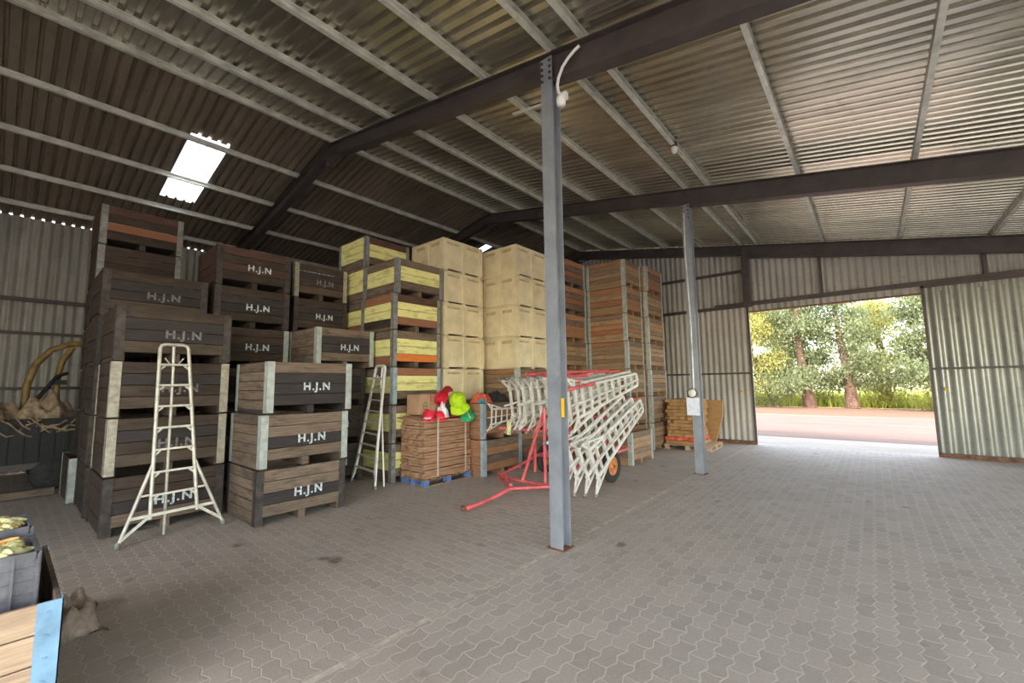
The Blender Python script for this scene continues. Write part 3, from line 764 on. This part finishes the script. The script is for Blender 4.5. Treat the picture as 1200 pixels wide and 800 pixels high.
for k in range(ns):
    t = .0462; z = .12 + k*t
    o = sheet_layer(.60, 1.02, 0, t-.0065+.003*(k % 3 == 0), 40+k, 0., 'card').build('flattened_carton', M['card'], loc=(-5.845+random.uniform(-.012,.012), 4.905+random.uniform(-.012,.012), z))
    tag(o, 'flattened brown carton in the strapped stack on the blue-blocked pallet', 'carton', 'flattened cartons on the blue-blocked pallet')
o = sheet_layer(.62, .60, 0, .014, 90, .0, 'card', .03).build('carton_flap', M['card_plain'], loc=(-5.83, 4.60, 1.07)); o.rotation_euler = (.10, .08, .04)
tag(o, 'loose creased carton sheet sagging over the top of the pallet stack', 'carton')
for y in (4.66, 5.28):
    mb = MB(); x = -5.525
    mb.bar((x, y, .13), (x, y+.0, 1.045), .032, .004, (1,0,0)); mb.bar((-6.12, y, 1.06), (x, y, 1.052), .032, .004)
    tag(mb.build('packing_strap', M['strap']), 'pale packing strap down the %s side of the strapped carton stack' % ('sagging' if y < 5 else 'cap-laden'), 'strap')
# open carton with a printed mark, standing behind
cb_ = tag(empty('cardboard_box', (-5.96, 4.72, 1.12), .0), 'upright cardboard box with a small green printed mark, below the yellow bins', 'box')
mb = MB(); mb.box(-.17,.17,-.24,-.01,0,.33); mb.box(-.17,.17,.01,.25,0,.34); mb.build('box_body', M['card_plain'], cb_)
mb = MB()
vs = [(.172, -.12+.05*math.cos(a), .14+.07*math.sin(a)) for a in [2*PI*k/20 for k in range(20)]]
vs2 = [(.172, -.12+.034*math.cos(a), .14+.05*math.sin(a)) for a in [2*PI*k/20 for k in range(20)]]
mb.add(vs+vs2, [(k, (k+1) % 20, 20+(k+1) % 20, 20+k) for k in range(20)]); mb.box(.1715,.1725,-.15,-.09,.13,.15)
mb.build('printed_mark', M['green_print'], cb_)

# far pallet with cartons by the door
make_pallet('pallet', -3.50, 11.1, 1.08, 1.1, 'wood_pine', 'pale wooden pallet beside the left door leaf under golden cartons', .02, 'wood_pine')
for k in range(13):
    w = .70 if k > 1 else .76
    o = sheet_layer(w, .9, 0, .075, 140+k, 0, 'card_far', .03).build('flattened_carton', M['card_far'] if k != 1 else M['card_red'], loc=(-3.62+random.uniform(-.02,.02), 11.1, .12+k*.083))
    tag(o, 'golden brown flattened carton in the stack behind the farther column' if k != 1 else 'red-printed carton low in the stack behind the farther column', 'carton', 'cartons stacked behind the farther column' if k != 1 else None)
mb = MB(); mb.ext([(-.36,0,0),(.30,0,0),(.42,0,.35),(.52,0,.75),(.54,0,1.14),(-.36,0,1.16)], (0,.12,0))
o = mb.build('standing_carton', M['card_far'], loc=(-3.50, 11.74, .0)); o.rotation_euler = (-.03,0,0)
tag(o, 'large torn carton sheet standing upright against the left door leaf', 'carton')

# ------------------------------------------------------------------ caps and cloths
def make_cap(m, m2, label, loc, rot, s=1.):
    root = tag(empty('cap', loc), label, 'cap'); root.rotation_euler = rot; root.scale = (s, s, s)
    mb = MB(); prof = [(.105*math.cos(a)*(1 if a > 0 else 1.02), .115*math.sin(a)) for a in [PI/2*k/8 for k in range(9)]]
    n = 20; vs = []; fs = []
    for i, (r, h) in enumerate(prof):
        for k in range(n):
            a = 2*PI*k/n; d = 1+.06*math.sin(3*a+i*.7)
            vs.append((r*d*1.12*math.cos(a), r*d*math.sin(a), h*(1+.10*math.sin(2*a))))
    for i in range(len(prof)-1):
        for k in range(n): fs.append((i*n+k, i*n+(k+1) % n, (i+1)*n+(k+1) % n, (i+1)*n+k))
    mb.add(vs, fs, 0, True); mb.build('crown', M[m], root)
    mb = MB(); vs = []; nn = 10
    for t in (0, .004):
        for r in (0, .5, 1):
            for k in range(nn+1):
                a = -1.05 + 2.1*k/nn; rr = .10 + .085*r*math.cos(a*.75)
                vs.append((rr*1.12*math.cos(a), rr*math.sin(a), t - .02*(r**2)*(1+1.6*(a/1.05)**2)))
    fs = []; st = nn+1
    for b_ in (0, 3*st):
        for r in range(2):
            for k in range(nn): fs.append((b_+r*st+k, b_+r*st+k+1, b_+(r+1)*st+k+1, b_+(r+1)*st+k))
    for k in range(nn): fs.append((2*st+k, 2*st+k+1, 5*st+k+1, 5*st+k))
    mb.add(vs, fs, 0, True); mb.build('brim', M[m2], root)
    mb = MB(); mb.lathe([(0,.118),(.009,.117),(.009,.112)], n=8); mb.build('button', M[m2], root)
    return root
def cloth(name, m, label, loc, w, d, h, seed, cat='cloth', nx=22):
    rnd = random.Random(seed); a, b, c, e = [rnd.uniform(0, 6) for _ in range(4)]
    mb = MB(); vs = []
    for i in range(nx+1):
        for j in range(nx+1):
            u = i/nx*2-1; v = j/nx*2-1; r = (abs(u)**2.6+abs(v)**2.6)**(1/2.6)
            k = max(0, 1-r**2)**.5
            z = h*k*(.72+.16*math.sin(7*u+a+2*v)+.16*math.sin(8*v+b-3*u)) + .01*math.sin(19*u+c)*math.cos(17*v+e)
            sq = 1+.10*math.sin(4*v+a)+.06*math.sin(9*v+c); sq2 = 1+.10*math.sin(4*u+b)+.06*math.sin(8*u+e)
            vs.append((w/2*u*sq, d/2*v*sq2, max(.002, z)))
    fs = [(i*(nx+1)+j, (i+1)*(nx+1)+j, (i+1)*(nx+1)+j+1, i*(nx+1)+j+1) for i in range(nx) for j in range(nx)]
    fs.append(tuple([i*(nx+1) for i in range(nx+1)] + [nx*(nx+1)+j for j in range(1, nx+1)] + [i*(nx+1)+nx for i in range(nx-1, -1, -1)] + [j for j in range(nx-1, 0, -1)]))
    mb.add(vs, fs, 0, True); o = mb.build(name, M[m], loc=loc)
    return tag(o, label, cat)
ZT = 1.06
make_cap('red_cloth','red_cloth','bright red cap with a white patch, lowest one, at the sagging carton side', (-5.64,4.56,ZT+.04), (.1,.30,-1.0), 1.0)
make_cap('red_cloth','dred_cloth','red cap tipped up on its side, highest in the caps pile', (-5.62,4.84,ZT+.32), (.6,-1.0,-.5), 1.25)
make_cap('lime','lime','lime green cap hanging over the middle of the caps pile', (-5.60,5.17,ZT+.27), (.25,.85,-.6), 1.42)
make_cap('green_cloth','green_cloth','emerald green cap beneath the lime green cap', (-5.58,5.33,ZT+.08), (.3,.65,-.4), 1.15)
make_cap('red_cloth','red_cloth','small red cap lying between the white cloth and the lowest cap', (-5.62,4.76,ZT+.03), (.2,.3,.3), .8)
cloth('white_cloth','white_cloth','crumpled white cloth bundled under the tipped red cap', (-5.64,4.85,ZT), .20, .20, .27, 3)
cloth('white_cloth','white_cloth','small white cloth patch under the lowest red cap', (-5.58,4.50,ZT), .12, .16, .05, 13)
cloth('black_cloth','black_cloth','black cloth bundle supporting the lime green cap', (-5.74,5.14,ZT), .34, .42, .36, 4)
cloth('dark_red_cloth','dred_cloth','dark red cloth at the base of the caps pile', (-5.57,5.07,ZT), .12, .20, .07, 9)
cloth('coral_cloth','coral','coral red cloth on the low bins beside the lime cap', (-5.50,5.66,1.28), .36, .34, .20, 5)
cloth('teal_cloth','teal_cloth','teal cloth at the low bin corner under the coral cloth', (-5.36,5.54,1.28), .12, .18, .09, 6)
cloth('orange_cloth','coral','small dull orange cloth hanging below the emerald cap', (-5.575,5.40,ZT-.02), .08, .12, .08, 16)
cloth('black_bag','black_cloth','black crumpled bag on the low bins next to the ladder bundle', (-5.56,6.10,1.28), .42, .46, .22, 8, 'bag')
mb = MB(); mb.tube([(-5.50,5.18,1.30),(-5.44,5.24,1.16),(-5.43,5.32,1.0)], .014, 6); tag(mb.build('cap_strap', M['strap']), 'pale strap dangling from beneath the lime green cap', 'strap')

# ------------------------------------------------------------------ plastic crates with husks in the near bin
def make_crate(w, d, h, m):
    root = empty('plastic_crate'); mb = MB()
    for z0, z1 in ((0,.03),(h-.035,h)):
        mb.box(-w/2-.008, w/2+.008, -d/2-.008, -d/2+.008, z0, z1); mb.box(-w/2-.008, w/2+.008, d/2-.008, d/2+.008, z0, z1)
        mb.box(-w/2-.008, -w/2+.008, -d/2, d/2, z0, z1); mb.box(w/2-.008, w/2+.008, -d/2, d/2, z0, z1)
    mb.build('crate_rim', M[m], root)
    mb = MB(); mb.box(-w/2, w/2, -d/2, d/2, .0, .01)
    for s in (-1, 1):
        mb.box(s*(w/2-.004)-.003, s*(w/2-.004)+.003, -d/2, d/2, .03, h-.03); mb.box(-w/2, w/2, s*(d/2-.004)-.003, s*(d/2-.004)+.003, .03, h-.03)
    mb.build('crate_wall', M[m], root)
    mb = MB()
    n = 7
    for k in range(n+1):
        y = -d/2+d*k/n
        for s in (-1, 1): mb.box(s*w/2-.010, s*w/2+.010, y-.005, y+.005, .0, h-.01)
    n = 6
    for k in range(n+1):
        x = -w/2+w*k/n
        for s in (-1, 1): mb.box(x-.005, x+.005, s*d/2-.010, s*d/2+.010, .0, h-.01)
    for z in (h*.35, h*.55, h*.75):
        for s in (-1, 1): mb.box(s*w/2-.007, s*w/2+.007, -d/2, d/2, z, z+.006)
    mb.build('crate_rib', M[m], root)
    return root
def husks(w, d, z, n, name, label, loc):
    """loose curled pale husks heaped in a crate"""
    mb = MB(); rnd = random.Random(int(n+loc[0]*100))
    for _ in range(n):
        x = rnd.uniform(-w/2+.05, w/2-.05); y = rnd.uniform(-d/2+.05, d/2-.05)
        zz = z + .05*(1-(2*x/w)**2)*(1-(2*y/d)**2) + rnd.uniform(-.03, .02)
        a = rnd.uniform(0, 2*PI); el = rnd.uniform(-.3, .5); l = rnd.uniform(.05, .12)
        pts = []
        for k in range(5):
            t = k/4-.5; pts.append((x+math.cos(a)*l*t, y+math.sin(a)*l*t, zz+el*l*t+.03*(.25-t*t)))
        mb.tube(pts, [.005, .014, .018, .013, .004], 6, 0 if rnd.random() < .85 else 1)
    mb.box(-w/2+.012, w/2-.012, -d/2+.012, d/2-.012, .012, z-.03)
    o = mb.build(name, [M['husk'], M['husk_orange']], loc=loc); o['kind'] = 'stuff'
    return tag(o, label, 'produce')
ck = make_crate(.36, .56, .30, 'grey_plastic'); ck.location = (-3.33, -.115, .53); ck.rotation_euler = (0,0,.02)
tag(ck, 'grey plastic crate of pale husks, nearest crate on the pine bin', 'crate', 'crates standing in the pine bin')
husks(.36, .56, .262, 230, 'dried_husks', 'pale yellow dried husks heaped in the nearest grey crate', (-3.33, -.115, .53))
c_b = copy_tree(ck); c_b.location = (-3.74, -.13, .57)
tag(c_b, 'grey plastic crate with husks, behind the nearest crate in the pine bin', 'crate', 'crates standing in the pine bin')
husks(.36, .56, .262, 230, 'dried_husks', 'pale yellow dried husks in the crate further back', (-3.74, -.13, .57))
for i, (x, z) in enumerate(((-3.33,.225), (-3.74,.225))):
    c_ = copy_tree(ck); c_.location = (x, -.13, .12 if i == 0 else .12); c_.scale = (1,1,1.35 if i == 0 else 1.48)
    tag(c_, 'lower grey crate inside the pine bin, beneath the %s husk crate' % ('nearest' if i == 0 else 'farther'), 'crate', 'crates standing in the pine bin')
cloth('crumpled_sack', 'sack', 'crumpled brown sack lying on the floor behind the light blue bin corner', (-4.36, .40, 0), .62, .30, .22, 12, 'sack', 40)

# ------------------------------------------------------------------ dark machine at the left wall
mc = tag(empty('farm_machine', (-10.9, .1, 0)), 'dark farm machine with pipes by the left wall, under tan tarpaulin', 'machine')
mb = MB(); mb.box(-.7,.55,-1.4,.75,.45,1.15); mb.build('tank_body', M['black_plastic'], mc)
mb = MB()
for k in range(13): mb.box(.55,.58,-1.35+k*.165,-1.31+k*.165,.48,1.12)
mb.build('tank_rib', M['black_plastic'], mc)
mb = MB(); 
for y in (-1.3,.65): mb.box(-.6,.5,y-.04,y+.04,.25,.45)
for x in (-.6,.5): mb.box(x-.04,x+.04,-1.4,.8,.36,.45)
mb.build('chassis', M['rafter'], mc)
for x in (-.6,.5):
    for y in (-1.1,.5):
        w = MB().lathe([(0,-.07),(.20,-.07),(.24,-.05),(.24,.05),(.20,.07),(0,.07)], (x,y,.24), 'x', 20).build('wheel', M['tyre'], mc)
mb = MB(); pts = [(-.05,.15,1.20),(-.05,.16,1.7),(-.05,.24,2.05),(-.05,.40,2.30),(-.05,.62,2.42),(-.05,.95,2.44)]
mb.tube(pts, .05, 10); mb.build('bent_pipe', M['hose'], mc)['label'] = 'ochre yellow bent pipe'
mb = MB(); mb.tube([(-.0,.52,1.35),(-.0,.50,1.75),(-.0,.54,2.1),(-.0,.66,2.36)], .045, 8); mb.build('pipe_branch', M['hose'], mc)
mb = MB(); mb.tube([(.1,.2,1.3),(.1,.5,1.85),(.05,.62,1.9)], .03, 8); mb.box(.0,.12,.42,.62,1.7,1.78); mb.build('clamp', M['black_plastic'], mc)
rnd = random.Random(5)
for k in range(6):
    pts = []; y0 = rnd.uniform(-.6,.4)
    for q in range(9):
        t = q/8; pts.append((.58+.05*math.sin(9*t+k), y0+.7*t-.1, 1.15-.22*math.sin(PI*t)*rnd.uniform(.8,1.2)+.04*math.sin(11*t+k)))
    mb = MB(); mb.tube(pts, .014, 6); mb.build('hose', M['tarp'], mc)
cloth('tan_tarpaulin','tarp','crumpled tan tarpaulin thrown over the dark machine, under the bent pipe', (-10.65,.50,1.15), .75, .62, .42, 31, 'tarpaulin', 34)
cloth('tan_tarpaulin','tarp','second tan tarpaulin heap on the dark machine, at the picture edge', (-10.65,-.15,1.15), .8, .7, .40, 32, 'tarpaulin', 34)
# low timber under the machine
tag(MB().box(-9.9,-9.75,-1.6,.62,.02,.12).build('timber_beam', M['wood_brown']), 'brown timber beam on the floor in front of the dark machine', 'timber')

# ------------------------------------------------------------------ outside: trees and grass
def make_tree(kind, seed, h):
    rnd = random.Random(seed); root = empty('tree')
    mb = MB(); x = y = 0; pts = []; rs = []
    for k in range(9):
        t = k/8; pts.append((.35*math.sin(2*t+seed), .2*math.sin(3*t), h*.86*t)); rs.append(.30*(1-t)**.8+.03 if k else .38)
    mb.tube(pts, rs, 10)
    br = []
    for k in range(29):
        t = rnd.uniform(.14, .98); p = Vector(pts[int(t*8)]).lerp(Vector(pts[min(8, int(t*8)+1)]), t*8 % 1)
        a = rnd.uniform(0, 2*PI); l = (1.1-t*.6)*rnd.uniform(1.2, 2.4)
        q = p + Vector((math.cos(a)*l, math.sin(a)*l, l*rnd.uniform(.1,.6)))
        mb.tube([p, p.lerp(q, .5)+Vector((0,0,.12)), q], [.07*(1.2-t), .05*(1.2-t), .015], 6); br.append((p, q))
    mb.build('trunk', M['bark'], root)
    lf_ = MB(); c = 0
    for p, q in br:
        for _ in range(3):
            cc = p.lerp(q, rnd.uniform(.45, 1.1)); R = rnd.uniform(.5, .95)
            for _ in range(150):
                d = Vector((rnd.gauss(0,1), rnd.gauss(0,1), rnd.gauss(0,.75)))*R*.5
                o = cc + d; s = rnd.uniform(.08, .18)
                a = rnd.uniform(0, 2*PI); w = s*rnd.uniform(.22,.42); dr = Vector((math.cos(a)*.5, math.sin(a)*.5, -rnd.uniform(.2,1.3))).normalized()
                sd = dr.cross(Vector((math.cos(a+2), math.sin(a+2), .3))).normalized()
                lf_.add([o, o+dr*s*.5+sd*w, o+dr*s*1.2, o+dr*s*.5-sd*w], [(0,1,2,3)])
    lf_.build('crown', M[kind], root, raw=True)
    return root
ta = make_tree('leaf_green', 2, 8.5); tb = make_tree('leaf_yellow', 5, 8.0); tcx = make_tree('leaf_green', 9, 9.0)
spots = [(ta, -1.3, 31.6, 0, 'grey-green tree with the thick bare trunk near the doorway middle'),
         (tcx, -3.1, 31.8, 1.1, 'grey-green tree with slimmer trunk, next to the thick-trunked tree'),
         (tb, -5.9, 31.2, .4, 'yellow-green tree filling the far side of the doorway by the left door leaf'),
         (None, 2.75, 31.0, 2.2, 'bushy grey-green tree nearest to the right door leaf'),
         (None, -8.6, 33, .9, 'yellow-green tree mostly behind the left door leaf'),
         (None, 4.6, 32, 3.0, 'grey-green tree hidden behind the right door leaf'),
         (None, .3, 35.5, 4.1, 'tree of the second row seen between thick trunk and bushy tree'),
         (None, -4.8, 37, 5.1, 'tree of the second row seen between slimmer trunk and yellow tree')]
src = [ta, tb, tcx]
for i, (t, x, y, r, lab) in enumerate(spots):
    o = t if t else copy_tree({3: tcx, 4: tb, 5: ta, 6: tb, 7: ta}[i])
    o.location = (x, y, -.02); o.rotation_euler = (0,0,r); o.scale = (1,1,1) if i < 3 else (1.0+.08*(i % 3), 1.05, .95)
    tag(o, lab, 'tree', 'row of trees across the road')
# shrubs at the foot of the tree row
def make_shrub(seed, kind):
    rnd = random.Random(seed); root = empty('shrub'); mb = MB()
    for k in range(7):
        a = rnd.uniform(0, 6.28); mb.tube([(0,0,0),(.25*math.cos(a),.25*math.sin(a),.6),(.5*math.cos(a),.5*math.sin(a),1.3)], [.03,.02,.008], 5)
    mb.build('stem', M['bark'], root); lf_ = MB()
    for _ in range(2600):
        o = Vector((rnd.gauss(0,.5), rnd.gauss(0,.45), abs(rnd.gauss(.75,.5)))); a = rnd.uniform(0, 6.28); s = rnd.uniform(.06,.14)
        dr = Vector((math.cos(a), math.sin(a), rnd.uniform(-.8,.6))).normalized(); sd = dr.cross(Vector((0,.3,1))).normalized()
        lf_.add([o, o+dr*s*.5+sd*s*.3, o+dr*s, o+dr*s*.5-sd*s*.3], [(0,1,2,3)])
    lf_.build('foliage', M[kind], root, raw=True); return root
sh = [make_shrub(3, 'leaf_green'), make_shrub(4, 'leaf_yellow')]
for i, (x, y, s) in enumerate(((-4.9,31.5,1.1),(2.6,30.8,1.15),(-6.2,31.0,1.0),(.55,32.6,1.0),(-2.5,33.5,.9))):
    o = sh[i] if i < 2 else copy_tree(sh[i % 2]); o.location = (x, y, 0); o.scale = (s, s, s)
    tag(o, ['green shrub at the foot between slimmer tree and yellow tree','yellow-green shrub below the bushy tree by the right door leaf','green shrub low under the yellow tree','yellow-green shrub between thick trunk and bushy tree','green shrub behind the gap between both bare trunks'][i], 'shrub', 'shrubs under the tree row')
mb = MB(); rnd = random.Random(77)
for _ in range(9000):
    x = rnd.uniform(-13, 9); y = rnd.uniform(32.2, 44); h = rnd.uniform(.3,.95); a = rnd.uniform(0, PI)
    dx, dy = .05*math.cos(a), .05*math.sin(a); l = rnd.uniform(-.15,.15)
    mb.add([(x-dx,y-dy,0),(x+dx,y+dy,0),(x+l,y+l,h)], [(0,1,2)])
o = mb.build('tall_grass', M['grass_blade'], raw=True); o['kind'] = 'stuff'; tag(o, 'bright yellow-green tall grass beyond the tree trunks', 'grass')

# ------------------------------------------------------------------ camera
yaw, pitch, roll, F = 0.69875, 0.10083, -0.01283, 499.95
cy, sy = math.cos(yaw), math.sin(yaw)
fw = Vector((-sy, cy, 0)); rt = Vector((cy, sy, 0)); up = Vector((0,0,1))
fw2 = fw*math.cos(pitch)+up*math.sin(pitch); up2 = up*math.cos(pitch)-fw*math.sin(pitch)
r3 = rt*math.cos(roll)+up2*math.sin(roll); u3 = up2*math.cos(roll)-rt*math.sin(roll)
cam = bpy.data.cameras.new('camera'); co = bpy.data.objects.new('camera', cam); COL.objects.link(co)
co.matrix_world = Matrix.Translation((0,0,1.6)) @ Matrix((r3, u3, -fw2)).transposed().to_4x4()
cam.sensor_width = 36; cam.lens = F/1200*36; cam.clip_end = 500
sc.camera = co

# ------------------------------------------------------------------ light
w = bpy.data.worlds.new('World'); sc.world = w; w.use_nodes = True; nt = w.node_tree
bg = nt.nodes['Background']; sky = N(nt, 'ShaderNodeTexSky', sky_type='NISHITA')
sky.sun_disc = False; sky.sun_elevation = math.radians(52); sky.sun_rotation = math.radians(160); sky.air_density = 1.2; sky.dust_density = 1.5
tcw = N(nt, 'ShaderNodeTexCoord')
cl = ramp(nt, noise(nt, mapping(nt, tcw.outputs['Generated'], (2.2, 2.2, 5)), 2.4, 6, .6), .40, .58)
L(nt, mixc(nt, math_(nt, 'MULTIPLY', cl, .6), sky.outputs[0], (3.0, 2.72, 2.4)), bg.inputs[0]); bg.inputs[1].default_value = .42
su = bpy.data.lights.new('sun', 'SUN'); su.energy = 1.0; su.angle = math.radians(1.5); su.color = (1,.93,.82)
so = bpy.data.objects.new('sun', su); COL.objects.link(so)
so.rotation_euler = Vector((-.35, .75, -1.15)).to_track_quat('-Z', 'Y').to_euler()
sc.view_settings.view_transform = 'Standard'; sc.view_settings.look = 'None'; sc.view_settings.gamma = 1
sc.view_settings.use_curve_mapping = False; sc.view_settings.use_white_balance = True; sc.view_settings.white_balance_temperature = 6900; sc.view_settings.white_balance_tint = 9; sc.view_settings.exposure = 1.88
sc.cycles.max_bounces = 8; sc.cycles.diffuse_bounces = 6; sc.cycles.glossy_bounces = 4; sc.cycles.transmission_bounces = 4
sc.cycles.use_denoising = True
sc.cycles.sample_clamp_indirect = 8
